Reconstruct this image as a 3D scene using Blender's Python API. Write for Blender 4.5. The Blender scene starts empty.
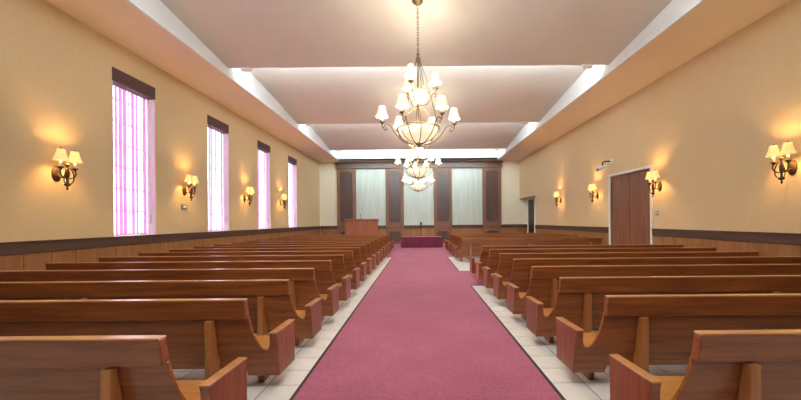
import bpy, bmesh, math, random
from mathutils import Vector, Matrix
random.seed(7)
S = bpy.context.scene
COL = S.collection

# ------------------------------------------------------------------ camera
H_CAM, FPX = 1.52, 330.0
cam_d = bpy.data.cameras.new('camera')
cam = bpy.data.objects.new('camera', cam_d); COL.objects.link(cam)
cam.location = (0, 0, H_CAM)
cam.rotation_euler = (math.radians(90), math.radians(0.5), 0)
cam_d.sensor_width = 36.0
cam_d.lens = FPX / 801.0 * 36.0
cam_d.shift_x = -(418 - 400.5) / 801.0
cam_d.shift_y = (221 - 200.0) / 801.0
cam_d.clip_start = 0.02
S.camera = cam

# ------------------------------------------------------------------ world + exposure
W = bpy.data.worlds.new('daylight'); S.world = W
W.use_nodes = True
bg = W.node_tree.nodes['Background']
bg.inputs[0].default_value = (0.93, 0.96, 1.0, 1)
bg.inputs[1].default_value = 2.5
vs = S.view_settings
vs.view_transform = 'Standard'; vs.look = 'None'; vs.gamma = 1.0
vs.use_curve_mapping = False
vs.exposure = 1.72
BOWL_W = 20.0           # bulbs inside each big glass bowl
COVE_W = 54.0          # each cove fluorescent run
CHAND_W = 12.5           # each chandelier bulb
SCONCE_W = 7.0          # each sconce bulb

# ------------------------------------------------------------------ key dimensions (metres)
XL, XR = -6.6, 6.85           # side walls
YB, YF = -4.0, 22.2           # back and front walls
SOFF = 5.5                    # soffit underside
SXL, SXR = -5.2, 5.3          # soffit inner edges
BAY = 5.27
BAYS = [-1.44, 3.83, 9.10, 14.37, 19.64]
Z_LO, Z_HI = 5.78, 6.36
RAIL0, RAIL1 = 1.03, 1.24
CXL, CXR = -1.08, 1.20        # carpet runner edges
WIN_C = [17.43, 14.20, 10.96, 7.73, 4.50]
WIN_HW = 0.58
WIN_T = 4.93

# ------------------------------------------------------------------ cove lamps (fluorescent runs hidden behind each ceiling step)
def area(name, loc, direction, sx, sy, watts, col):
    l = bpy.data.lights.new(name, 'AREA'); l.shape = 'RECTANGLE'
    l.size, l.size_y, l.energy, l.color = sx, sy, watts, col
    o = bpy.data.objects.new(name, l); COL.objects.link(o)
    o.location = loc
    o.rotation_euler = Vector(direction).to_track_quat('-Z', 'Y').to_euler()
    return o
for yb in BAYS:
    area('cove_lamp', (0.05, yb + 0.09, 6.0), (0, 1, 0.12), 9.6, 0.10, COVE_W, (0.80, 0.94, 1.0))
for c in WIN_C:
    p = area('daylight_portal', (XL - 0.5, c, 3.1), (1, 0, 0), 1.3, 3.9, 1.0, (1, 1, 1))
    p.data.cycles.is_portal = True

# ------------------------------------------------------------------ materials
MATS = {}
def newmat(name):
    m = bpy.data.materials.new(name); m.use_nodes = True
    MATS[name] = m
    nt = m.node_tree
    return m, nt, nt.nodes['Principled BSDF']
def N(nt, t, **kw):
    n = nt.nodes.new(t)
    for k, v in kw.items(): setattr(n, k, v)
    return n
def coords(nt, scale, kind='Object'):
    tc = N(nt, 'ShaderNodeTexCoord'); mp = N(nt, 'ShaderNodeMapping')
    mp.inputs['Scale'].default_value = scale
    nt.links.new(tc.outputs[kind], mp.inputs['Vector'])
    return mp.outputs['Vector']
def ramp(nt, fac, stops):
    r = N(nt, 'ShaderNodeValToRGB')
    e = r.color_ramp.elements
    while len(e) < len(stops): e.new(0.5)
    for i, (p, c) in enumerate(stops):
        e[i].position = p; e[i].color = (*c, 1)
    nt.links.new(fac, r.inputs['Fac'])
    return r.outputs['Color']
def bump(nt, b, height, strength, dist=0.01):
    n = N(nt, 'ShaderNodeBump'); n.inputs['Strength'].default_value = strength
    n.inputs['Distance'].default_value = dist
    nt.links.new(height, n.inputs['Height']); nt.links.new(n.outputs['Normal'], b.inputs['Normal'])
def noise(nt, vec, scale, detail=4, rough=0.6):
    n = N(nt, 'ShaderNodeTexNoise')
    n.inputs['Scale'].default_value = scale; n.inputs['Detail'].default_value = detail
    n.inputs['Roughness'].default_value = rough
    nt.links.new(vec, n.inputs['Vector'])
    return n.outputs['Fac']
def wood(name, dark, light, stretch, rough=0.32, coat=0.3):
    m, nt, b = newmat(name)
    v = coords(nt, stretch)
    oi = N(nt, 'ShaderNodeObjectInfo')
    add = N(nt, 'ShaderNodeVectorMath', operation='ADD')
    nt.links.new(v, add.inputs[0])
    mul = N(nt, 'ShaderNodeMath', operation='MULTIPLY'); mul.inputs[1].default_value = 37.0
    nt.links.new(oi.outputs['Random'], mul.inputs[0]); nt.links.new(mul.outputs[0], add.inputs[1])
    f = noise(nt, add.outputs[0], 1.0, 5, 0.62)
    mid = tuple((a + c) / 2 for a, c in zip(dark, light))
    c = ramp(nt, f, [(0.28, dark), (0.5, mid), (0.72, light)])
    nt.links.new(c, b.inputs['Base Color'])
    b.inputs['Roughness'].default_value = rough
    b.inputs['Coat Weight'].default_value = coat; b.inputs['Coat Roughness'].default_value = 0.25
    bump(nt, b, f, 0.08, 0.003)
    return m
PD, PL = (0.14, 0.036, 0.0105), (0.335, 0.107, 0.030)
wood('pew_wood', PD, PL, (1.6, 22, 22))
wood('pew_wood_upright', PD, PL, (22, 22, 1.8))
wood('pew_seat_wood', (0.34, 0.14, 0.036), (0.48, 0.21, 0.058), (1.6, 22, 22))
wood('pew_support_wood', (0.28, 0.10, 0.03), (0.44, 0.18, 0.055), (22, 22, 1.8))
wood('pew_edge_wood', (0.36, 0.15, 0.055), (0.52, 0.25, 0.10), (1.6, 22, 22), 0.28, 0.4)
wood('wainscot_wood', (0.27, 0.115, 0.04), (0.42, 0.19, 0.07), (9, 9, 1.0), 0.45, 0.05)
wood('rail_wood', (0.075, 0.036, 0.026), (0.12, 0.06, 0.042), (9, 0.8, 9), 0.5, 0.05)
wood('door_wood', (0.15, 0.055, 0.03), (0.28, 0.11, 0.06), (7, 7, 0.7), 0.4, 0.1)
wood('dark_door_wood', (0.012, 0.008, 0.006), (0.024, 0.015, 0.011), (7, 7, 0.7), 0.4, 0.1)
wood('pilaster_wood', (0.18, 0.082, 0.045), (0.28, 0.135, 0.075), (9, 9, 0.9), 0.42, 0.1)
wood('inset_wood', (0.075, 0.045, 0.036), (0.12, 0.075, 0.06), (12, 12, 0.9), 0.35, 0.15)
wood('lectern_wood', (0.28, 0.085, 0.045), (0.42, 0.15, 0.08), (9, 9, 0.9), 0.4, 0.1)

def simple(name, col, rough=0.6, metal=0.0):
    m, nt, b = newmat(name)
    v = coords(nt, (1, 1, 1))
    f = noise(nt, v, 14, 3)
    c = ramp(nt, f, [(0.3, tuple(x * 0.93 for x in col)), (0.7, tuple(min(1, x * 1.06) for x in col))])
    nt.links.new(c, b.inputs['Base Color'])
    b.inputs['Roughness'].default_value = rough; b.inputs['Metallic'].default_value = metal
    return m
simple('white_paint', (0.84, 0.84, 0.82), 0.6)
simple('frame_paint', (0.80, 0.77, 0.72), 0.5)
simple('black_metal', (0.02, 0.02, 0.022), 0.45)
simple('bronze', (0.085, 0.052, 0.032), 0.42, 0.6)
simple('brass', (0.20, 0.145, 0.068), 0.40, 0.75)
simple('valance', (0.11, 0.062, 0.058), 0.7)
simple('grey_plastic', (0.25, 0.22, 0.19), 0.5)
simple('white_plastic', (0.75, 0.75, 0.78), 0.4)
simple('chrome_plate', (0.45, 0.45, 0.48), 0.3, 0.6)
simple('carpet_edge', (0.03, 0.02, 0.022), 0.7)
simple('grout', (0.22, 0.20, 0.20), 0.9)
simple('candle_sleeve', (0.80, 0.74, 0.58), 0.5)

# woven wall covering
m, nt, b = newmat('wall_fabric')
f1 = noise(nt, coords(nt, (60, 60, 2.2)), 1.0, 3)
f2 = noise(nt, coords(nt, (9, 9, 90)), 1.0, 2)
f3 = noise(nt, coords(nt, (0.5, 0.5, 0.5)), 1.0, 2)
mx = N(nt, 'ShaderNodeMath', operation='ADD'); nt.links.new(f1, mx.inputs[0]); nt.links.new(f2, mx.inputs[1])
mh = N(nt, 'ShaderNodeMath', operation='MULTIPLY'); mh.inputs[1].default_value = 0.5
nt.links.new(mx.outputs[0], mh.inputs[0])
c = ramp(nt, mh.outputs[0], [(0.25, (0.68, 0.51, 0.285)), (0.75, (0.77, 0.60, 0.36))])
nt.links.new(c, b.inputs['Base Color']); b.inputs['Roughness'].default_value = 0.85
bump(nt, b, mh.outputs[0], 0.10, 0.004)
# ceilings
def plaster(name, col):
    m, nt, b = newmat(name)
    f = noise(nt, coords(nt, (1, 1, 1)), 3.0, 6)
    c = ramp(nt, f, [(0.3, tuple(x * 0.96 for x in col)), (0.7, col)])
    nt.links.new(c, b.inputs['Base Color']); b.inputs['Roughness'].default_value = 0.8
    bump(nt, b, noise(nt, coords(nt, (1, 1, 1)), 60, 3), 0.05, 0.004)
plaster('soffit_paint', (0.90, 0.76, 0.58))
plaster('ceiling_paint', (0.83, 0.78, 0.70))
plaster('cove_white', (0.86, 0.87, 0.86))
plaster('front_wall_paint', (0.90, 0.82, 0.62))
# pale streaked marble behind the altar
m, nt, b = newmat('pale_panel')
f = noise(nt, coords(nt, (5, 5, 0.5)), 1.0, 5)
c = ramp(nt, f, [(0.3, (0.50, 0.57, 0.49)), (0.7, (0.62, 0.69, 0.61))])
nt.links.new(c, b.inputs['Base Color']); b.inputs['Roughness'].default_value = 0.35
# carpet
m, nt, b = newmat('carpet')
f = noise(nt, coords(nt, (1, 1, 1)), 90, 3, 0.7)
f2 = noise(nt, coords(nt, (1, 1, 1)), 1.2, 3)
ad = N(nt, 'ShaderNodeMath', operation='MULTIPLY_ADD'); ad.inputs[1].default_value = 0.25
nt.links.new(f2, ad.inputs[0]); nt.links.new(f, ad.inputs[2])
c = ramp(nt, ad.outputs[0], [(0.38, (0.175, 0.027, 0.073)), (0.62, (0.33, 0.072, 0.155)), (0.85, (0.47, 0.155, 0.265))])
nt.links.new(c, b.inputs['Base Color']); b.inputs['Roughness'].default_value = 0.95
b.inputs['Sheen Weight'].default_value = 0.25; b.inputs['Sheen Tint'].default_value = (1, 0.75, 0.85, 1)
bump(nt, b, f, 0.5, 0.006)
# floor tile
m, nt, b = newmat('tile')
oi = N(nt, 'ShaderNodeObjectInfo')
f = noise(nt, coords(nt, (1, 1, 1)), 9, 4)
ad = N(nt, 'ShaderNodeMath', operation='MULTIPLY_ADD'); ad.inputs[1].default_value = 0.35
nt.links.new(oi.outputs['Random'], ad.inputs[0]); nt.links.new(f, ad.inputs[2])
c = ramp(nt, ad.outputs[0], [(0.35, (0.66, 0.65, 0.66)), (0.95, (0.78, 0.77, 0.79))])
nt.links.new(c, b.inputs['Base Color']); b.inputs['Roughness'].default_value = 0.35
m, nt, b = newmat('floor_tiling')
br = N(nt, 'ShaderNodeTexBrick'); br.offset = 0.0; br.squash = 1.0
nt.links.new(coords(nt, (1, 1, 1)), br.inputs['Vector'])
br.inputs['Color1'].default_value = (0.70, 0.69, 0.70, 1); br.inputs['Color2'].default_value = (0.74, 0.73, 0.74, 1)
br.inputs['Mortar'].default_value = (0.26, 0.25, 0.24, 1)
br.inputs['Scale'].default_value = 1.0; br.inputs['Mortar Size'].default_value = 0.004
br.inputs['Brick Width'].default_value = 0.305; br.inputs['Row Height'].default_value = 0.305
nt.links.new(br.outputs['Color'], b.inputs['Base Color']); b.inputs['Roughness'].default_value = 0.35
# burgundy velvet
m, nt, b = newmat('velvet')
f = noise(nt, coords(nt, (30, 30, 2)), 1.0, 3)
c = ramp(nt, f, [(0.3, (0.09, 0.004, 0.025)), (0.7, (0.22, 0.012, 0.06))])
nt.links.new(c, b.inputs['Base Color']); b.inputs['Roughness'].default_value = 0.8
b.inputs['Sheen Weight'].default_value = 0.3
# lamp shade cloth, glowing from the bulb inside
def shade_mat(name, col, em, strength, trans):
    m, nt, b = newmat(name)
    out = nt.nodes['Material Output']
    v = coords(nt, (1, 1, 1)); f = noise(nt, v, 40, 2)
    c = ramp(nt, f, [(0.3, tuple(x * 0.93 for x in col)), (0.7, col)])
    tr = N(nt, 'ShaderNodeBsdfTranslucent'); nt.links.new(c, tr.inputs['Color'])
    nt.links.new(c, b.inputs['Base Color']); b.inputs['Roughness'].default_value = 0.8
    b.inputs['Emission Color'].default_value = (*em, 1); b.inputs['Emission Strength'].default_value = strength
    mx = N(nt, 'ShaderNodeMixShader'); mx.inputs[0].default_value = trans
    nt.links.new(b.outputs[0], mx.inputs[1]); nt.links.new(tr.outputs[0], mx.inputs[2])
    nt.links.new(mx.outputs[0], out.inputs['Surface'])
shade_mat('sconce_shade', (0.90, 0.74, 0.42), (1.0, 0.62, 0.20), 0.18, 0.07)
shade_mat('chandelier_shade', (0.82, 0.76, 0.60), (1.0, 0.84, 0.54), 0.12, 0.018)
shade_mat('alabaster', (0.95, 0.92, 0.82), (1.0, 0.86, 0.56), 0.22, 0.03)
# blind slats
m, nt, b = newmat('blind_slat')
out = nt.nodes['Material Output']
f = noise(nt, coords(nt, (40, 40, 4)), 1.0, 2)
c = ramp(nt, f, [(0.3, (0.76, 0.40, 0.66)), (0.7, (0.84, 0.49, 0.75))])
tr = N(nt, 'ShaderNodeBsdfTranslucent'); nt.links.new(c, tr.inputs['Color']); nt.links.new(c, b.inputs['Base Color'])
b.inputs['Roughness'].default_value = 0.7
mx = N(nt, 'ShaderNodeMixShader'); mx.inputs[0].default_value = 0.5
nt.links.new(b.outputs[0], mx.inputs[1]); nt.links.new(tr.outputs[0], mx.inputs[2]); nt.links.new(mx.outputs[0], out.inputs['Surface'])
# window glass
m, nt, b = newmat('window_glass')
out = nt.nodes['Material Output']
tp = N(nt, 'ShaderNodeBsdfTransparent'); gl = N(nt, 'ShaderNodeBsdfGlossy'); gl.inputs['Roughness'].default_value = 0.05
tp.inputs['Color'].default_value = (0.94, 0.96, 0.96, 1)
mx = N(nt, 'ShaderNodeMixShader'); mx.inputs[0].default_value = 0.06
nt.links.new(tp.outputs[0], mx.inputs[1]); nt.links.new(gl.outputs[0], mx.inputs[2]); nt.links.new(mx.outputs[0], out.inputs['Surface'])

# ------------------------------------------------------------------ mesh helpers
def catmull(pts, n=6):
    P = [Vector(p) for p in pts]; out = []
    for i in range(len(P) - 1):
        p0 = P[max(i - 1, 0)]; p1 = P[i]; p2 = P[i + 1]; p3 = P[min(i + 2, len(P) - 1)]
        for k in range(n):
            t = k / n
            out.append(0.5 * ((2 * p1) + (p2 - p0) * t + (2 * p0 - 5 * p1 + 4 * p2 - p3) * t * t + (3 * p1 - p0 - 3 * p2 + p3) * t ** 3))
    out.append(P[-1]); return out
class MB:
    def __init__(s): s.v = []; s.f = []
    def box(s, x0, x1, y0, y1, z0, z1):
        i = len(s.v)
        s.v += [(x, y, z) for z in (z0, z1) for y in (y0, y1) for x in (x0, x1)]
        s.f += [tuple(i + k for k in q) for q in ((0, 2, 3, 1), (4, 5, 7, 6), (0, 1, 5, 4), (2, 6, 7, 3), (0, 4, 6, 2), (1, 3, 7, 5))]
        return s
    def prism(s, poly, axis, a0, a1):
        i = len(s.v); n = len(poly)
        for a in (a0, a1):
            for (u, w) in poly:
                s.v.append({'x': (a, u, w), 'y': (u, a, w), 'z': (u, w, a)}[axis])
        s.f.append(tuple(range(i, i + n))); s.f.append(tuple(range(i + 2 * n - 1, i + n - 1, -1)))
        for k in range(n):
            s.f.append((i + k, i + (k + 1) % n, i + n + (k + 1) % n, i + n + k))
        return s
    def tube(s, pts, r, n=6, closed=False):
        P = [Vector(p) for p in pts]; m = len(P); i = len(s.v)
        up = Vector((0.13, 0.31, 0.94)).normalized()
        for k, p in enumerate(P):
            if closed: t = P[(k + 1) % m] - P[k - 1]
            else: t = P[min(k + 1, m - 1)] - P[max(k - 1, 0)]
            t.normalize()
            if k == 0:
                a = t.cross(up)
                if a.length < 1e-3: a = t.cross(Vector((1, 0, 0)))
            else: a = prev - t * prev.dot(t)
            a.normalize(); prev = a; bb = t.cross(a)
            rr = r[k] if isinstance(r, (list, tuple)) else r
            for q in range(n):
                an = 2 * math.pi * q / n
                s.v.append(tuple(p + (a * math.cos(an) + bb * math.sin(an)) * rr))
        for k in range(m if closed else m - 1):
            for q in range(n):
                s.f.append((i + k * n + q, i + k * n + (q + 1) % n, i + ((k + 1) % m) * n + (q + 1) % n, i + ((k + 1) % m) * n + q))
        if not closed:
            s.f.append(tuple(i + q for q in range(n))[::-1]); s.f.append(tuple(i + (m - 1) * n + q for q in range(n)))
        return s
    def lathe(s, prof, c=(0, 0, 0), n=16):
        i = len(s.v); m = len(prof)
        for (r, z) in prof:
            for q in range(n):
                an = 2 * math.pi * q / n
                s.v.append((c[0] + r * math.cos(an), c[1] + r * math.sin(an), c[2] + z))
        for k in range(m - 1):
            for q in range(n):
                s.f.append((i + k * n + q, i + k * n + (q + 1) % n, i + (k + 1) * n + (q + 1) % n, i + (k + 1) * n + q))
        return s
    def shell(s, prof, t, c=(0, 0, 0), n=20):      # thin-walled lathe, closed loop profile
        inner = [(max(r - t, 0.0005), z) for (r, z) in prof[::-1]]
        return s.lathe(prof + inner + [prof[0]], c, n)
    def ring(s, R, r, z, n=28, c=(0, 0)):
        return s.tube([(c[0] + R * math.cos(2 * math.pi * k / n), c[1] + R * math.sin(2 * math.pi * k / n), z) for k in range(n)], r, 6, True)
    def map(s, fn): s.v = [tuple(fn(*p)) for p in s.v]; return s
    def build(s, name, mat, parent=None, bevel=0.0, smooth=False, weld=False):
        me = bpy.data.meshes.new(name)
        bm = bmesh.new()
        vs_ = [bm.verts.new(p) for p in s.v]
        for f in s.f:
            try: bm.faces.new([vs_[k] for k in f])
            except ValueError: pass
        if weld: bmesh.ops.remove_doubles(bm, verts=bm.verts, dist=1e-4)
        bmesh.ops.recalc_face_normals(bm, faces=bm.faces)
        if bevel:
            es = [e for e in bm.edges if len(e.link_faces) == 2 and e.calc_face_angle(0) > 0.6]
            bmesh.ops.bevel(bm, geom=es, offset=bevel, segments=1, affect='EDGES', profile=0.5, clamp_overlap=True)
        bm.to_mesh(me); bm.free()
        if smooth: me.shade_smooth()
        me.materials.append(MATS[mat])
        o = bpy.data.objects.new(name, me); COL.objects.link(o)
        if parent: o.parent = parent
        return o
def tag(o, label=None, cat=None, group=None, kind=None):
    if label: o['label'] = label
    if cat: o['category'] = cat
    if group: o['group'] = group
    if kind: o['kind'] = kind
    return o
def empty(name, loc=(0, 0, 0)):
    o = bpy.data.objects.new(name, None); COL.objects.link(o); o.location = loc
    o.empty_display_size = 0.1
    return o
def copy_tree(o, parent=None):
    c = o.copy(); COL.objects.link(c); c.parent = parent
    for ch in [k for k in o.children]: copy_tree(ch, c)
    return c
def inst(o, loc, parent):
    c = o.copy(); COL.objects.link(c); c.parent = parent; c.location = loc
    return c
def bulb(name, loc, watts, col, parent, r=0.03):
    l = bpy.data.lights.new(name, 'POINT'); l.energy = watts; l.color = col; l.shadow_soft_size = r
    o = bpy.data.objects.new(name, l); COL.objects.link(o); o.location = loc; o.parent = parent
    return o
def structure(o, label=None): o['kind'] = 'structure'; return o if not label else tag(o, label)

# ------------------------------------------------------------------ floor
fl = MB().box(XL - 0.4, XR + 1.2, YB - 0.2, YF + 0.3, -0.15, -0.004).build('floor', 'floor_tiling')
structure(fl, 'pale ceramic tile floor under the pews')
TS = 0.305
def tile_mesh():
    return MB().box(0.005, TS - 0.005, 0.005, TS - 0.005, -0.004, 0.0).build('tile', 'tile', fl, bevel=0.0012)
for (x0, y1) in ((CXR + 0.03, 1.25 + 21 * TS), (CXL - 0.03 - 5 * TS, 1.25 + 30 * TS)):
    MB().box(x0, x0 + 5 * TS, 1.25, y1, -0.005, -0.0025).build('grout_bed', 'grout', fl)
t0 = tile_mesh(); first = True
for (xs, ncol, nrow) in ((CXR + 0.03, 5, 21), (CXL - 0.03 - 5 * TS, 5, 30)):
    for i in range(ncol):
        for j in range(nrow):
            p = (xs + i * TS, 1.25 + j * TS, 0)
            if first: t0.location = p; first = False
            else: inst(t0, p, fl)
# carpet runner, wide front carpet, and a patch across the tile strip
cp = MB()
cp.box(CXL, CXR, YB + 0.02, 13.9, -0.003, 0.006)
cp.box(XL + 0.06, XR - 0.06, 13.9, YF - 0.2, -0.003, 0.006)
cp.box(CXR, CXR + 1.4, 7.72, 9.95, -0.003, 0.006)
carpet = cp.build('carpet', 'carpet')
tag(carpet, 'rose pink carpet runner down the centre aisle widening before the front wall', 'carpet')
for (x0, x1, y0, y1) in ((CXL - 0.03, CXL, YB + 0.02, 13.9), (CXR, CXR + 0.03, YB + 0.02, 7.72), (CXR, CXR + 0.03, 9.95, 13.9)):
    MB().box(x0, x1, y0, y1, -0.002, 0.009).build('edge_strip', 'carpet_edge', carpet)

# ------------------------------------------------------------------ walls
TH = 0.32
TOP = 6.9
wl = MB()
edges = sorted([(c - WIN_HW, c + WIN_HW) for c in WIN_C])
y = YB - 0.3
for (a, b_) in edges:
    wl.box(XL - TH, XL, y, a, 0, TOP)
    wl.box(XL - TH, XL, a, b_, 0, RAIL1 - 0.01)
    wl.box(XL - TH, XL, a, b_, WIN_T, TOP)
    y = b_
wl.box(XL - TH, XL, y, YF + 0.3, 0, TOP)
wall_left = structure(wl.build('wall_left', 'wall_fabric'), 'tan woven fabric wall with tall windows')
ALC_Y, ALC_Z, ALC_X = 19.2, 2.95, 7.37
DO0, DO1, DOZ = 9.68, 11.70, 3.02      # double door opening
wr = MB()
wr.box(XR, XR + 0.2, YB - 0.3, DO0, 0, TOP)
wr.box(XR, XR + 0.2, DO0, DO1, DOZ, TOP)
wr.box(XR, XR + 0.2, DO1, ALC_Y, 0, TOP)
wr.box(XR, XR + 0.9, ALC_Y, YF + 0.3, ALC_Z, TOP)
wall_right = structure(wr.build('wall_right', 'wall_fabric'), 'peach tan woven fabric wall with double door')
al = MB()
al.box(ALC_X, ALC_X + 0.2, 22.12, YF + 0.3, 0, ALC_Z)
al.box(ALC_X, ALC_X + 0.2, ALC_Y, 20.85, 0, ALC_Z)
al.box(XR + 0.2, ALC_X + 0.2, ALC_Y - 0.12, ALC_Y, 0, ALC_Z)
structure(al.build('wall_alcove', 'front_wall_paint'), 'cream side walls of the doorway alcove')
wall_front = structure(MB().box(XL - TH, XR + 1.2, YF, YF + 0.3, 0, TOP).build('wall_front', 'front_wall_paint'), 'cream front wall behind the wood panelling')
wall_back = structure(MB().box(XL - TH, XR + 0.3, YB - 0.3, YB, 0, TOP).build('wall_back', 'wall_fabric'), 'tan wall behind the viewer')

# wainscot panels and chair rails
def wainscot(name, wall, x0, x1, spans, w=0.42):
    made = None
    for (ya, yb) in spans:
        n = max(1, round((yb - ya) / w)); ww = (yb - ya) / n
        for k in range(n):
            y0 = ya + k * ww
            MB().box(x0, x1, y0 + 0.003, y0 + ww - 0.003, 0.0, RAIL0).build('panel', 'wainscot_wood', wall, bevel=0.003)
wainscot('w', wall_left, XL, XL + 0.022, ((3.0, YF - 0.02),))
wainscot('w', wall_right, XR - 0.022, XR, ((3.0, DO0 - 0.08), (DO1 + 0.08, ALC_Y)))
def rail(name, x0, x1, ya, yb, lab):
    r = MB().box(x0, x1, ya, yb, RAIL0, RAIL1 - 0.025)
    o = structure(r.build(name, 'rail_wood', None, bevel=0.006), lab)
    xa, xb = (x0, x1 + 0.02) if x0 < 0 else (x0 - 0.02, x1)
    MB().box(xa, xb, ya, yb, RAIL1 - 0.025, RAIL1).build('cap', 'rail_wood', o, bevel=0.004)
rail('trim_1', XL, XL + 0.045, YB, YF - 0.05, 'dark brown chair rail under the windows')
rail('trim_2', XR - 0.045, XR, YB, DO0 - 0.075, 'dark brown chair rail near double door')
rail('trim_3', XR - 0.045, XR, DO1 + 0.075, ALC_Y, 'dark brown chair rail between double door and doorway alcove')

# ------------------------------------------------------------------ ceiling
ceil = structure(MB().box(XL - TH, XR + 0.3, YB - 0.3, YF + 0.3, TOP, TOP + 0.15).build('ceiling', 'ceiling_paint'), 'stepped ceiling with cove lit sloping panels')
MB().box(XL, SXL, YB, YF, SOFF, SOFF + 0.12).build('soffit', 'soffit_paint', ceil)
MB().box(SXR, XR, YB, YF, SOFF, SOFF + 0.12).build('soffit', 'soffit_paint', ceil)
MB().box(SXL, SXR, 21.55, YF, SOFF, SOFF + 0.12).build('soffit', 'soffit_paint', ceil)
for (x0, x1, lx0, lx1) in ((SXL - 0.05, SXL, SXL, SXL + 0.07), (SXR, SXR + 0.05, SXR - 0.07, SXR)):
    MB().box(x0, x1, YB, 21.55, SOFF + 0.002, 6.60).build('fascia', 'cove_white', ceil)
    ux0, ux1 = (lx1 - 0.015, lx1) if x0 < 0 else (lx0, lx0 + 0.015)
    MB().box(lx0, lx1, YB, 21.55, SOFF + 0.002, SOFF + 0.02).box(ux0, ux1, YB, 21.55, SOFF + 0.02, SOFF + 0.085).build('fascia_lip', 'cove_white', ceil)
MB().box(SXL, SXR, 21.55, 21.6, SOFF + 0.002, 6.6).build('fascia', 'cove_white', ceil)
starts = [YB - 2.71 + 0.0] + BAYS
for k in range(len(BAYS)):
    y1 = BAYS[k]; y0 = y1 - BAY
    def zat(yy): return Z_HI + (Z_LO - Z_HI) * (yy - y0) / BAY
    ya = max(y0, YB)
    MB().prism([(ya, zat(ya)), (y1, Z_LO), (y1, Z_LO + 0.06), (ya, zat(ya) + 0.06)], 'x', SXL + 0.002, SXR - 0.002).build('ceiling_panel', 'ceiling_paint', ceil)
    MB().box(SXL + 0.002, SXR - 0.002, y1 - 0.05, y1, Z_LO + 0.06, Z_HI + 0.1).build('riser', 'cove_white', ceil)
    for sx in (-1, 1):
        MB().box(sx * 4.70 - 0.13, sx * 4.70 + 0.13, y1 - 0.04, y1 + 0.05, Z_LO - 0.075, Z_LO + 0.05).build('bracket', 'ceiling_paint', ceil, bevel=0.004)
MB().box(SXL, SXR, BAYS[-1], 21.6, Z_HI, Z_HI + 0.06).build('ceiling_panel', 'cove_white', ceil)

# ------------------------------------------------------------------ windows + blinds
def make_window(idx, c):
    w = empty('window_%d' % idx, (XL, c, RAIL1))
    structure(w, 'tall recessed window with white muntins, number %d from the front wall' % idx)
    hw = WIN_HW; hz = WIN_T - RAIL1
    gx0, gx1 = -0.30, -0.25
    fr = MB()
    fr.box(gx0, gx1, -hw, -hw + 0.05, 0, hz); fr.box(gx0, gx1, hw - 0.05, hw, 0, hz)
    fr.box(gx0, gx1, -hw + 0.05, hw - 0.05, 0, 0.06); fr.box(gx0, gx1, -hw + 0.05, hw - 0.05, hz - 0.06, hz)
    fr.build('window_frame', 'frame_paint', w, bevel=0.004)
    for (ya, yb) in ((-hw, -hw + 0.012), (hw - 0.012, hw)):
        MB().box(-0.25, 0.0, ya, yb, 0.0, hz).build('window_jamb', 'white_paint', w)
    rows = 7; cols = 2
    ys = [-hw + 0.05 + (2 * hw - 0.10) * k / cols for k in range(cols + 1)]
    zs = [0.06 + (hz - 0.12) * k / rows for k in range(rows + 1)]
    for k in range(1, cols): MB().box(gx0 + 0.005, gx1 - 0.005, ys[k] - 0.02, ys[k] + 0.02, 0.06, hz - 0.06).build('muntin', 'frame_paint', w)
    for k in range(1, rows): MB().box(gx0 + 0.008, gx1 - 0.008, -hw + 0.05, hw - 0.05, zs[k] - 0.018, zs[k] + 0.018).build('muntin', 'frame_paint', w)
    for i in range(cols):
        for j in range(rows):
            MB().box(-0.278, -0.274, ys[i] + 0.021, ys[i + 1] - 0.021, zs[j] + 0.019, zs[j + 1] - 0.019).build('pane', 'window_glass', w)
    MB().box(-0.32, 0.0, -hw, hw, -0.012, 0.0).build('window_sill', 'frame_paint', w)
    return w
ORD = ['zeroth', 'first', 'second', 'third', 'fourth', 'fifth', 'sixth', 'seventh', 'eighth', 'ninth', 'tenth', 'eleventh',
       'twelfth', 'thirteenth', 'fourteenth', 'fifteenth', 'sixteenth', 'seventeenth']
def make_blind():
    b = empty('vertical_blind', (XL, WIN_C[0], RAIL1))
    hz = WIN_T - RAIL1
    MB().box(-0.24, 0.012, -WIN_HW - 0.005, WIN_HW + 0.005, hz - 0.30, hz - 0.004).build('valance', 'valance', b, bevel=0.004)
    n = 10; pitch = (2 * WIN_HW - 0.06) / n
    s0 = None
    for k in range(n):
        y = -WIN_HW + 0.03 + pitch * (k + 0.5)
        if s0 is None:
            m_ = MB(); cs = []
            for q in range(5):
                u = (q / 4 - 0.5) * 0.108
                cs.append((0.006 * (1 - (2 * q / 4 - 1) ** 2), u))
            poly = cs + [(x_ + 0.0012, u) for (x_, u) in cs[::-1]]
            m_.prism(poly, 'z', 0.03, hz - 0.30)
            s0 = m_.build('slat', 'blind_slat', b); o = s0
        else:
            o = s0.copy(); COL.objects.link(o); o.parent = b
        o.location = (-0.205, y, 0)
        o.rotation_euler = (0, 0, math.radians(random.choice((4, 8, 12, 16, 28))))
    MB().tube([(-0.10, WIN_HW - 0.05, hz - 0.3), (-0.10, WIN_HW - 0.05, 0.5)], 0.004, 6).build('wand', 'white_plastic', b)
    MB().box(-0.115, -0.085, WIN_HW - 0.075, WIN_HW - 0.025, 0.28, 0.5).build('wand_weight', 'white_plastic', b, bevel=0.005)
    return b
bl = make_blind()
for i, c in enumerate(WIN_C):
    make_window(i + 1, c)
    o = bl if i == 0 else copy_tree(bl)
    o.location = (XL, c, RAIL1)
    tag(o, 'lilac translucent vertical blind with brown valance in the %s window from the front wall' % ORD[i + 1], 'blind', 'vertical blinds in the windows')

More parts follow.
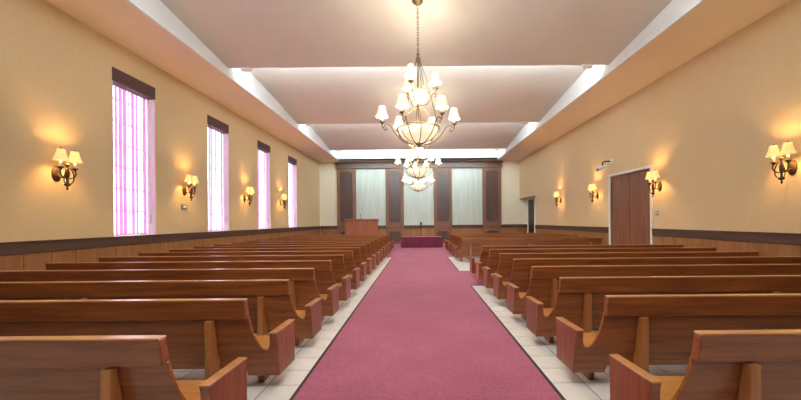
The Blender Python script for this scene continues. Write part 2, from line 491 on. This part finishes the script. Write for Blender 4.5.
# ------------------------------------------------------------------ doors on the right wall
d = structure(empty('door_1', (XR, (DO0 + DO1) / 2, 0)), 'reddish brown double door in a pale frame')
cy = (DO0 + DO1) / 2; hw = (DO1 - DO0) / 2
fr = MB()
fr.box(-0.05, 0.14, -hw - 0.075, -hw, 0, DOZ + 0.075); fr.box(-0.05, 0.14, hw, hw + 0.075, 0, DOZ + 0.075)
fr.box(-0.05, 0.14, -hw, hw, DOZ, DOZ + 0.075)
fr.build('door_frame', 'frame_paint', d, bevel=0.005)
for s_ in (-1, 1):
    a, b_ = (-hw + 0.004, -0.012) if s_ < 0 else (0.012, hw - 0.004)
    lf = MB().box(0.02, 0.065, a, b_, 0.008, DOZ - 0.004).build('door_leaf', 'door_wood', d, bevel=0.004)
MB().box(0.066, 0.09, -0.05, 0.05, 0.008, DOZ - 0.004).build('seam_light_block', 'dark_door_wood', d)  # dark strip added behind the leaf seam to block daylight leaking through
d2 = structure(empty('door_2', (ALC_X, 21.48, 0)), 'dark door in the alcove at end of the wall')
MB().box(0.0, 0.05, -0.57, 0.57, 0.008, 2.86).build('door_leaf', 'dark_door_wood', d2, bevel=0.004)
fr = MB().box(-0.02, 0.12, -0.63, -0.575, 0, 2.94).box(-0.02, 0.12, 0.575, 0.63, 0, 2.94).box(-0.02, 0.12, -0.575, 0.575, 2.87, 2.94)
fr.build('door_frame', 'frame_paint', d2, bevel=0.004)
kb = MB().lathe([(0.0005, 0.0), (0.03, 0.0), (0.03, 0.006), (0.010, 0.01), (0.010, 0.035), (0.026, 0.045), (0.028, 0.06), (0.018, 0.07), (0.0005, 0.072)], (0, 0, 0), 14)
kb.map(lambda x, y, z: (-z, x, 1.05 + y)).build('door_knob', 'brass', d2, smooth=True)

# ------------------------------------------------------------------ front wall panelling
PX = lambda px: (px - 419.4) / 330 * YF + 0.08
pil = [(338.0, 356.7), (386.2, 404.3), (434.0, 452.2), (482.6, 501.2)]
def rrect(x0, x1, z0, z1, r, n=5):
    out = []
    for (cx_, cz, a0) in ((x1 - r, z1 - r, 0), (x0 + r, z1 - r, 90), (x0 + r, z0 + r, 180), (x1 - r, z0 + r, 270)):
        for k in range(n + 1):
            a = math.radians(a0 + 90 * k / n); out.append((cx_ + r * math.cos(a), cz + r * math.sin(a)))
    return out
def molding(m_, x0, x1, z0, z1, r, y):
    m_.tube([(x, y, z) for (x, z) in rrect(x0, x1, z0, z1, r)], 0.035, 6, True)
tn = 4
for i, (a, b_) in enumerate(pil):
    x0, x1 = PX(a), PX(b_)
    o = structure(MB().box(x0, x1, YF - 0.14, YF, 0.0, 5.06).build('trim_%d' % tn, 'pilaster_wood', None, bevel=0.01),
                  'wooden pilaster with dark rounded inset panels, %s from the windows' % ORD[i + 1]); tn += 1
    for (z0, z1) in ((1.46, 4.86), (0.12, 0.86)):
        MB().prism(rrect(x0 + 0.20, x1 - 0.20, z0, z1, 0.20), 'y', YF - 0.165, YF - 0.13).build('inset', 'inset_wood', o, bevel=0.008)
        mm = MB(); molding(mm, x0 + 0.19, x1 - 0.19, z0 - 0.01, z1 + 0.01, 0.21, YF - 0.145); mm.build('inset_molding', 'pilaster_wood', o, smooth=True)
    MB().box(x0 - 0.01, x1 + 0.01, YF - 0.175, YF - 0.13, 1.10, 1.24).build('band', 'pilaster_wood', o, bevel=0.006)
# cornice
co = structure(MB().box(PX(337), PX(502), YF - 0.20, YF, 5.06, 5.36).build('trim_%d' % tn, 'inset_wood', None, bevel=0.01), 'dark wood cornice across the front panelling'); tn += 1
MB().box(PX(336.2), PX(502.8), YF - 0.28, YF, 5.36, 5.46).build('crown', 'inset_wood', co, bevel=0.02)
MB().box(PX(337), PX(502), YF - 0.225, YF - 0.20, 5.06, 5.13).build('bead', 'pilaster_wood', co, bevel=0.006)
# pale panels and lower wood panels between pilasters, dark rail
for i in range(3):
    x0, x1 = PX(pil[i][1]), PX(pil[i + 1][0])
    MB().box(x0, x1, YF - 0.04, YF, RAIL1, 5.06).build('pale_panel', 'pale_panel', wall_front)
    n = 3
    for k in range(n):
        xa = x0 + (x1 - x0) * k / n; xb = x0 + (x1 - x0) * (k + 1) / n
        MB().box(xa + 0.004, xb - 0.004, YF - 0.04, YF, 0, RAIL0).build('panel', 'wainscot_wood', wall_front, bevel=0.004)
    structure(MB().box(x0, x1, YF - 0.09, YF, RAIL0, RAIL1).build('trim_%d' % tn, 'rail_wood', None, bevel=0.006), 'dark rail below a pale front panel'); tn += 1
for (x0, x1) in ((XL + 0.05, PX(338)), (PX(501.2), ALC_X - 0.03)):
    n = 2
    for k in range(n):
        xa = x0 + (x1 - x0) * k / n; xb = x0 + (x1 - x0) * (k + 1) / n
        MB().box(xa + 0.004, xb - 0.004, YF - 0.03, YF, 0, RAIL0).build('panel', 'wainscot_wood', wall_front, bevel=0.004)
    structure(MB().box(x0, x1, YF - 0.05, YF, RAIL0, RAIL1).build('trim_%d' % tn, 'rail_wood', None, bevel=0.006), 'dark rail along the cream corner of the front wall'); tn += 1

# ------------------------------------------------------------------ pews
LEAN = 0.18; ZT = 0.85
yb_ = lambda z: LEAN * (ZT - z)          # rear surface line of the leaning back
def make_pew(L, sgn):
    p = empty('pew')
    fx = lambda x, y, z: (sgn * x, y, z)
    def put(mb, name, mat, par=p, bevel=0.004): return mb.map(fx).build(name, mat, par, bevel=bevel)
    # back board with the scooped aisle end
    prof = [(0.0, 0.14), (0.0, 0.535), (0.058, 0.535), (0.060, 0.49), (0.064, 0.435), (0.076, 0.400), (0.098, 0.382), (0.125, 0.390), (0.155, 0.422),
            (0.178, 0.470), (0.196, 0.51), (0.210, 0.565), (0.220, 0.63), (0.226, 0.70), (L, 0.70), (L, 0.21), (0.30, 0.21), (0.28, 0.14)]
    m_ = MB().prism(prof, 'y', 0.028, 0.055)
    m_.map(lambda x, y, z: (x, y + yb_(z), z))
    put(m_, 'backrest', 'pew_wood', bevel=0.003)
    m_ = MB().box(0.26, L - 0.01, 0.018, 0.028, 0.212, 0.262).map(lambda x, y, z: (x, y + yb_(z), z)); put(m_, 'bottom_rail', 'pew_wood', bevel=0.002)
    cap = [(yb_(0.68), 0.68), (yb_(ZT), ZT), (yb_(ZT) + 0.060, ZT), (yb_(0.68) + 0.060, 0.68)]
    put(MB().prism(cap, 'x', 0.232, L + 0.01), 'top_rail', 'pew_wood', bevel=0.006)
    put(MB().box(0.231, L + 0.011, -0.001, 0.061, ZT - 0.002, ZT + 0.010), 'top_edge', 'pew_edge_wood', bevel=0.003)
    # seat
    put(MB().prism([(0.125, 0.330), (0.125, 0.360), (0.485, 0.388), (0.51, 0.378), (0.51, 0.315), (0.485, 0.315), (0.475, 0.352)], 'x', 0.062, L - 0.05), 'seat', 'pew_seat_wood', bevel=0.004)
    # aisle arm panel
    arm = [(yb_(0.14) + 0.03, 0.14), (yb_(0.30) + 0.028, 0.30), (yb_(0.45) + 0.03, 0.45), (yb_(0.535) + 0.024, 0.540), (0.52, 0.528), (0.515, 0.13)]
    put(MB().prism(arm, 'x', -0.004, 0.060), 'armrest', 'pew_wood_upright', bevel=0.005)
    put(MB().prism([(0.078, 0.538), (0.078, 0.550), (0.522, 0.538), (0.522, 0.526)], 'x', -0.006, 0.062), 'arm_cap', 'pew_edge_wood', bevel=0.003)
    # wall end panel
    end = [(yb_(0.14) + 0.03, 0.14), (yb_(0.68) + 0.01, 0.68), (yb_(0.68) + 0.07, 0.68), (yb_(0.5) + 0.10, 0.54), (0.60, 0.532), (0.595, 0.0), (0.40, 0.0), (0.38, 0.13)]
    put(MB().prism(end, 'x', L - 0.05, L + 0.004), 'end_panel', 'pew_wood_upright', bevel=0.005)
    # feet under the aisle end
    put(MB().box(0.215, 0.270, 0.31, 0.49, 0.0, 0.340), 'foot', 'pew_wood_upright')
    # support frames behind and below the back
    fin = [(0.010, 0.0), (0.010, 0.672), (0.060, 0.672), (yb_(0.40) + 0.03, 0.331), (0.49, 0.350), (0.49, 0.0), (0.41, 0.0), (0.39, 0.24), (0.22, 0.24), (0.18, 0.0)]
    for xf in (0.52, L * 0.5, L - 0.42):
        put(MB().prism(fin, 'x', xf, xf + 0.062), 'support', 'pew_support_wood')
    return p
PEW_S, PEW_Y0 = 0.9286, 1.89
proto_r = make_pew(5.355, 1)
proto_l = make_pew(5.075, -1)
used = set()
for side, proto, x, rows in (('window', proto_l, -1.26, range(17)), ('door', proto_r, 1.39, [i for i in range(17) if i not in (8, 9, 10)])):
    for i in rows:
        o = proto if side not in used else copy_tree(proto)
        used.add(side)
        o.location = (x, PEW_Y0 + PEW_S * i, 0.007 if i >= 13 or (side == 'door' and i in (6, 7)) else 0.0)
        n = 17 - i
        if side == 'window':
            lab = 'long reddish brown wooden pew along the window wall, %s row from the lectern' % ORD[n]
        elif i > 10:
            lab = 'long brown wooden pew before the alcove door, %s row from the front wall' % ORD[n]
        else:
            lab = 'long brown wooden pew on the double door side, %s behind the open gap' % ORD[8 - i]
        tag(o, lab, 'pew', 'pews on the %s side' % side)

# ------------------------------------------------------------------ sconces
def make_sconce():
    s = empty('wall_sconce')
    # local +x points away from the wall, z=0 at backplate centre
    bp = MB().lathe([(0.0005, 0.035), (0.04, 0.032), (0.075, 0.018), (0.085, 0.008), (0.085, 0.0), (0.0005, 0.0)], (0, 0, 0), 20)
    bp.map(lambda x, y, z: (z, x, y * 1.7)).build('backplate', 'bronze', s, smooth=True)
    MB().tube(catmull([(0.03, 0, -0.02), (0.10, 0, -0.07), (0.17, 0, -0.05), (0.20, 0, 0.02)]), 0.013, 8).build('bracket', 'bronze', s, smooth=True)
    MB().lathe([(0.0005, -0.30), (0.012, -0.29), (0.02, -0.27), (0.01, -0.25), (0.012, -0.235), (0.045, -0.215), (0.05, -0.195), (0.022, -0.175), (0.016, -0.12),
                (0.034, -0.04), (0.036, 0.02), (0.02, 0.09), (0.016, 0.13), (0.036, 0.155), (0.03, 0.175), (0.0005, 0.19)], (0.20, 0, 0), 14).build('stem', 'bronze', s, smooth=True)
    for sy in (-1, 1):
        MB().tube(catmull([(0.20, 0, -0.20), (0.22, sy * 0.07, -0.16), (0.235, sy * 0.085, -0.05), (0.235, sy * 0.05, 0.06), (0.22, sy * 0.02, 0.10)]), 0.009, 6).build('scroll', 'bronze', s, smooth=True)
        a = MB().tube(catmull([(0.21, 0, -0.10), (0.21, sy * 0.06, -0.08), (0.215, sy * 0.11, -0.05), (0.22, sy * 0.135, 0.01), (0.215, sy * 0.12, 0.07)]), 0.011, 7).build('arm', 'bronze', s, smooth=True)
        c = (0.215, sy * 0.12, 0)
        MB().lathe([(0.0005, 0.06), (0.015, 0.065), (0.04, 0.10), (0.046, 0.112), (0.02, 0.115), (0.0005, 0.115)], c, 14).build('cup', 'bronze', a, smooth=True)
        MB().lathe([(0.0005, 0.115), (0.017, 0.115), (0.017, 0.215), (0.0005, 0.215)], c, 10).build('candle_sleeve', 'candle_sleeve', a, smooth=True)
        sh = MB().shell([(0.108, 0.225), (0.086, 0.285), (0.066, 0.355), (0.055, 0.425)], 0.003, c, 20).build('lamp_shade', 'sconce_shade', s, smooth=True)
        MB().lathe([(0.0005, 0.425), (0.008, 0.43), (0.014, 0.445), (0.006, 0.458), (0.0005, 0.468)], c, 10).build('finial', 'bronze', sh, smooth=True)
        bulb('sconce_bulb', (c[0], c[1], 0.355), SCONCE_W, (1.0, 0.58, 0.19), s)
    return s
sc = make_sconce(); k = 0
SC_Y = [6.03, 9.33, 12.57, 15.8]
lab_l = ['bronze two shade wall sconce left alone before the window farthest from the front wall',
         'bronze two shade wall sconce above the small grey thermostat',
         'bronze two shade wall sconce between the second and third windows from the front wall',
         'bronze two shade wall sconce between the first and second windows from the front wall']
lab_r = ['bronze two shade wall sconce alone on peach wall beyond the light switch',
         'bronze two shade wall sconce overlapping the double door frame',
         'bronze two shade wall sconce beneath the security camera',
         'bronze two shade wall sconce nearest the alcove doorway']
lab_l[0] = 'bronze two shade wall sconce on window wall, fourth from the front wall'
for side, x, rz, labs in ((0, XL, 0, lab_l), (1, XR, math.pi, lab_r)):
    for i, y in enumerate(SC_Y):
        o = sc if k == 0 else copy_tree(sc); k += 1
        o.location = (x, y, 2.44); o.rotation_euler = (0, 0, rz)
        tag(o, labs[i], 'wall lamp', 'two shade wall sconces')

# ------------------------------------------------------------------ chandeliers
def make_chandelier():
    c = empty('chandelier')
    B = 3.02
    zz = lambda z: z - B
    P = lambda r, a, z: (r * math.cos(a), -r * math.sin(a), zz(z))
    top = Z_LO + (Z_HI - Z_LO) * (BAYS[2] - 6.77) / BAY
    MB().lathe([(0.0005, zz(top) + 0.01), (0.115, zz(top) + 0.01), (0.115, zz(top) - 0.015), (0.09, zz(top) - 0.045), (0.03, zz(top) - 0.07), (0.012, zz(top) - 0.10), (0.0005, zz(top) - 0.10)], (0, 0, 0), 20).build('ceiling_canopy', 'brass', c, smooth=True)
    # chain
    ch = MB(); z = top - 0.09; q = 0
    while z > 4.95:
        pts = []
        for t in range(10):
            a = 2 * math.pi * t / 10
            u = 0.020 * math.cos(a); w = 0.036 * math.sin(a)
            pts.append((u, 0, zz(z - 0.036) + w) if q % 2 == 0 else (0, u, zz(z - 0.036) + w))
        ch.tube(pts, 0.006, 5, True); z -= 0.055; q += 1
    ch.build('chain', 'brass', c, smooth=True)
    # hub and centre column
    MB().lathe([(0.0005, zz(4.98)), (0.02, zz(4.97)), (0.035, zz(4.93)), (0.015, zz(4.90)), (0.045, zz(4.86)), (0.05, zz(4.82)), (0.02, zz(4.78)), (0.012, zz(4.70)), (0.012, zz(4.25)),
                (0.03, zz(4.22)), (0.012, zz(4.17)), (0.012, zz(3.90)), (0.045, zz(3.885)), (0.03, zz(3.85)), (0.012, zz(3.80)), (0.010, zz(3.2)), (0.010, zz(3.12)),
                (0.06, zz(3.115)), (0.055, zz(3.095)), (0.02, zz(3.07)), (0.03, zz(3.05)), (0.012, zz(3.03)), (0.0005, zz(3.02))], (0, 0, 0), 14).build('column', 'brass', c, smooth=True)
    # glass bowls
    bowl = lambda R, z0, z1, n=9: [(max(R * math.sin(math.pi / 2 * k / n), 0.014), z0 + (z1 - z0) * (1 - math.cos(math.pi / 2 * k / n))) for k in range(n + 1)]
    MB().shell(bowl(0.41, zz(3.13), zz(3.41)), 0.006, (0, 0, 0), 32).build('glass_bowl', 'alabaster', c, smooth=True)
    MB().shell(bowl(0.19, zz(3.92), zz(4.16)), 0.005, (0, 0, 0), 28).build('glass_bowl', 'alabaster', c, smooth=True)
    bulb('bowl_bulb', (0.10, 0, zz(3.36)), BOWL_W, (1.0, 0.95, 0.86), c, 0.06)
    MB().ring(0.43, 0.014, zz(3.42), 36).ring(0.44, 0.008, zz(3.385), 36).build('ring', 'brass', c, smooth=True)
    MB().ring(0.205, 0.010, zz(4.16), 28).build('ring', 'brass', c, smooth=True)
    def lamp(r, a, z, arm):
        x, y, _ = P(r, a, z)
        ctr = (x, y, zz(z))
        MB().lathe([(0.0005, -0.03), (0.014, -0.02), (0.02, 0.0), (0.05, 0.02), (0.056, 0.032), (0.02, 0.035), (0.0005, 0.035)], ctr, 12).build('cup', 'brass', arm, smooth=True)
        MB().lathe([(0.0005, 0.035), (0.017, 0.035), (0.017, 0.14), (0.0005, 0.14)], ctr, 10).build('candle_sleeve', 'candle_sleeve', arm, smooth=True)
        sh = MB().shell([(0.122, 0.13), (0.10, 0.20), (0.078, 0.28), (0.065, 0.35)], 0.003, ctr, 20).build('lamp_shade', 'chandelier_shade', c, smooth=True)
        MB().lathe([(0.0005, 0.35), (0.008, 0.355), (0.014, 0.368), (0.005, 0.38), (0.0005, 0.39)], ctr, 10).build('finial', 'brass', sh, smooth=True)
        bulb('chandelier_bulb', (x, y, zz(z) + 0.18), CHAND_W, (1.0, 0.89, 0.70), c)
    for k in range(6):
        a = math.radians(54 + 60 * k)
        prof = [(0.05, 3.10), (0.20, 3.10), (0.38, 3.20), (0.50, 3.34), (0.58, 3.46), (0.66, 3.49), (0.71, 3.43), (0.69, 3.37), (0.65, 3.39), (0.66, 3.43)]
        arm = MB().tube(catmull([P(r, a, z) for (r, z) in prof], 5), 0.011, 6)
        arm.tube(catmull([P(0.70, a, 3.40), P(0.74, a, 3.43), P(0.745, a, 3.49)], 4), 0.010, 6)
        ao = arm.build('arm', 'brass', c, smooth=True)
        lamp(0.745, a, 3.50, ao)
        # rib cradling the bowl
        MB().tube(catmull([P(r, a + 0.52, z) for (r, z) in ((0.06, 3.105), (0.25, 3.15), (0.39, 3.27), (0.435, 3.40))], 5), 0.009, 6).build('rib', 'brass', c, smooth=True)
    for k in range(3):
        a = math.radians(114 + 120 * k)
        arm = MB().tube(catmull([P(r, a, z) for (r, z) in ((0.03, 3.89), (0.16, 3.91), (0.25, 4.02), (0.29, 4.13), (0.34, 4.15), (0.36, 4.10), (0.33, 4.07))], 5), 0.010, 6)
        arm.tube(catmull([P(0.345, a, 4.12), P(0.365, a, 4.16), P(0.36, a, 4.21)], 4), 0.009, 6)
        ao = arm.build('arm', 'brass', c, smooth=True)
        lamp(0.36, a, 4.22, ao)
        MB().tube(catmull([P(r, a + 1.05, z) for (r, z) in ((0.03, 4.84), (0.10, 4.60), (0.16, 4.35), (0.205, 4.16))], 5), 0.008, 6).build('hanger', 'brass', c, smooth=True)
        MB().tube(catmull([P(r, a + 0.52, z) for (r, z) in ((0.03, 4.82), (0.13, 4.55), (0.24, 4.15), (0.34, 3.75), (0.43, 3.43))], 5), 0.009, 6).build('hanger', 'brass', c, smooth=True)
        MB().tube(catmull([P(r, a + 1.57, z) for (r, z) in ((0.04, 3.87), (0.20, 3.80), (0.33, 3.62), (0.43, 3.43))], 5), 0.008, 6).build('hanger', 'brass', c, smooth=True)
    return c
chd = make_chandelier()
for i, (y, lab) in enumerate(((6.77, 'large two tier brass chandelier with shaded lamps, third from the front wall'),
                              (6.77 + BAY, 'two tier brass chandelier with shaded lamps, second from the front wall'),
                              (6.77 + 2 * BAY, 'two tier brass chandelier with shaded lamps, hanging closest to front wall'))):
    o = chd if i == 0 else copy_tree(chd)
    o.location = (0.03, y, 3.02)
    tag(o, lab, 'chandelier', 'chandeliers above the aisle')
o = copy_tree(chd); o.location = (0.03, 6.77 - BAY, 3.02)  # extra chandelier out of view, added to brighten near pews, walls and ceiling
tag(o, 'unseen two tier brass chandelier added for room light, farthest of all from front wall', 'chandelier', 'chandeliers above the aisle')

# ------------------------------------------------------------------ front furniture
le = empty('lectern', (-3.30, 19.4, 0.007)); tag(le, 'wide reddish brown wooden lectern before the pale front panel', 'lectern')
MB().box(-0.92, 0.92, -0.25, 0.30, 0.08, 1.56).build('body', 'lectern_wood', le, bevel=0.008)
MB().box(-0.95, 0.95, -0.28, 0.33, 0.0, 0.08).build('base', 'lectern_wood', le, bevel=0.006)
MB().prism([(-0.33, 1.56), (-0.33, 1.66), (-0.22, 1.66), (0.36, 1.58), (0.36, 1.56)], 'x', -0.96, 0.96).build('desk_top', 'lectern_wood', le, bevel=0.006)
for x in (-0.5, 0.0, 0.5):
    MB().box(x - 0.006 + 0.24, x + 0.006 + 0.24, -0.256, -0.25, 0.08, 1.56).build('seam', 'door_wood', le)
gm = empty('gooseneck_microphone', (-3.32, 19.13, 1.668)); tag(gm, 'small black gooseneck microphone on the lectern', 'microphone')
MB().lathe([(0.0005, 0.0), (0.05, 0.0), (0.05, 0.02), (0.012, 0.03), (0.0005, 0.03)], (0, 0, 0), 12).build('base', 'black_metal', gm, smooth=True)
MB().tube(catmull([(0, 0, 0.02), (0.0, 0.0, 0.12), (-0.03, 0.03, 0.20)]), 0.008, 6).build('neck', 'black_metal', gm, smooth=True)
MB().lathe([(0.0005, -0.04), (0.02, -0.035), (0.028, 0.0), (0.028, 0.03), (0.015, 0.055), (0.0005, 0.06)], (-0.035, 0.035, 0.23), 12).build('head', 'black_metal', gm, smooth=True)

tb = empty('altar_table', (0.20, 18.98, 0.007)); tag(tb, 'low wooden table under a burgundy velvet cloth', 'table')
MB().box(-1.12, 1.12, -0.34, 0.34, 0.57, 0.605).build('table_top', 'door_wood', tb, bevel=0.004)
for sx in (-1, 1):
    for sy in (-1, 1):
        MB().box(sx * 1.05 - 0.035, sx * 1.05 + 0.035, sy * 0.29 - 0.035, sy * 0.29 + 0.035, 0, 0.57).build('leg', 'door_wood', tb, bevel=0.004)
# pleated cloth
def cloth():
    hx, hy, zt = 1.15, 0.37, 0.615
    per = []
    seg = 0.035
    def run(p0, p1, nrm):
        Ln = (Vector(p1) - Vector(p0)).length; n = int(Ln / seg)
        for k in range(n):
            t = k / n; per.append((Vector(p0).lerp(Vector(p1), t), Vector(nrm)))
    run((-hx, -hy, 0), (hx, -hy, 0), (0, -1, 0)); run((hx, -hy, 0), (hx, hy, 0), (1, 0, 0))
    run((hx, hy, 0), (-hx, hy, 0), (0, 1, 0)); run((-hx, hy, 0), (-hx, -hy, 0), (-1, 0, 0))
    n = len(per); v = []; f = []
    rows = [(zt, 0.0), (zt - 0.02, 0.015), (0.40, 0.6), (0.20, 0.85), (0.012, 1.0)]
    for (z, amp) in rows:
        for k, (p, nr) in enumerate(per):
            d = (0.018 + 0.022 * math.sin(k * 1.35 + 0.6 * math.sin(k * 0.37))) * amp
            q = p + nr * d; v.append((q.x, q.y, z))
    for r in range(len(rows) - 1):
        for k in range(n):
            f.append((r * n + k, r * n + (k + 1) % n, (r + 1) * n + (k + 1) % n, (r + 1) * n + k))
    f.append(tuple(range(n)))
    m_ = MB(); m_.v = v; m_.f = f
    return m_.build('table_cloth', 'velvet', None, smooth=False)
cl = cloth(); cl.location = (0.20, 18.98, 0.007); tag(cl, 'pleated burgundy velvet cloth draped to the carpet', 'tablecloth')
ms = empty('microphone_stand', (0.17, 19.75, 0.007)); tag(ms, 'thin black microphone stand behind the burgundy draped table', 'microphone stand')
MB().lathe([(0.0005, 0.0), (0.15, 0.0), (0.15, 0.015), (0.03, 0.035), (0.0005, 0.035)], (0, 0, 0), 18).build('base', 'black_metal', ms, smooth=True)
MB().tube([(0, 0, 0.03), (0, 0, 1.14)], 0.022, 8).build('pole', 'black_metal', ms, smooth=True)
MB().lathe([(0.0005, 1.10), (0.035, 1.11), (0.04, 1.30), (0.055, 1.34), (0.055, 1.42), (0.03, 1.46), (0.0005, 1.47)], (0, 0, 0), 12).build('microphone', 'black_metal', ms, smooth=True)

# ------------------------------------------------------------------ small wall fittings
cmn = empty('security_camera', (XR, 11.65, 3.50)); cmn.scale = (1.35, 1.35, 1.35); tag(cmn, 'white security camera on a wall bracket above the double door', 'camera')
MB().lathe([(0.0005, 0), (0.06, 0), (0.06, 0.015), (0.02, 0.03), (0.0005, 0.03)], (0, 0, 0), 14).map(lambda x, y, z: (-z, x, y + 0.05)).build('wall_plate', 'white_plastic', cmn, smooth=True)
MB().tube(catmull([(-0.02, 0, 0.05), (-0.14, 0.0, 0.05), (-0.22, 0.0, 0.03), (-0.24, 0, -0.06)]), 0.018, 8).build('bracket', 'black_metal', cmn, smooth=True)
bd = MB().lathe([(0.0005, -0.17), (0.06, -0.17), (0.065, -0.15), (0.065, 0.14), (0.055, 0.15), (0.055, 0.165), (0.0005, 0.15)], (0, 0, 0), 16)
M_ = Matrix.Rotation(math.radians(-28), 4, 'Y') @ Matrix.Rotation(math.radians(90), 4, 'Y') @ Matrix.Identity(4)
bd.map(lambda x, y, z: (-0.26 - 0.88 * z + 0.25 * x, y - 0.35 * z, -0.12 - 0.30 * z + 0.95 * x))
bo = bd.build('body', 'white_plastic', cmn, smooth=True)
MB().lathe([(0.0005, 0.150), (0.045, 0.150), (0.045, 0.17), (0.0005, 0.172)], (0, 0, 0), 14).map(lambda x, y, z: (-0.26 - 0.88 * z + 0.25 * x, y - 0.35 * z, -0.12 - 0.30 * z + 0.95 * x)).build('lens', 'black_metal', bo, smooth=True)
th = empty('thermostat', (XL, 9.30, 1.90)); tag(th, 'small grey thermostat box on the wall under a sconce', 'thermostat')
MB().box(0, 0.035, -0.11, 0.11, 0, 0.14).build('housing', 'grey_plastic', th, bevel=0.008)
MB().box(0.035, 0.038, -0.06, 0.06, 0.05, 0.11).build('dial_window', 'white_plastic', th)
sw = empty('light_switch', (XR, 9.45, 1.62)); tag(sw, 'grey light switch plate beside the double door', 'light switch')
MB().box(-0.012, 0, -0.075, 0.075, 0, 0.14).build('plate', 'chrome_plate', sw, bevel=0.003)
for yy in (-0.035, 0.035):
    MB().box(-0.028, -0.012, yy - 0.01, yy + 0.01, 0.05, 0.09).build('toggle', 'white_plastic', sw, bevel=0.002)
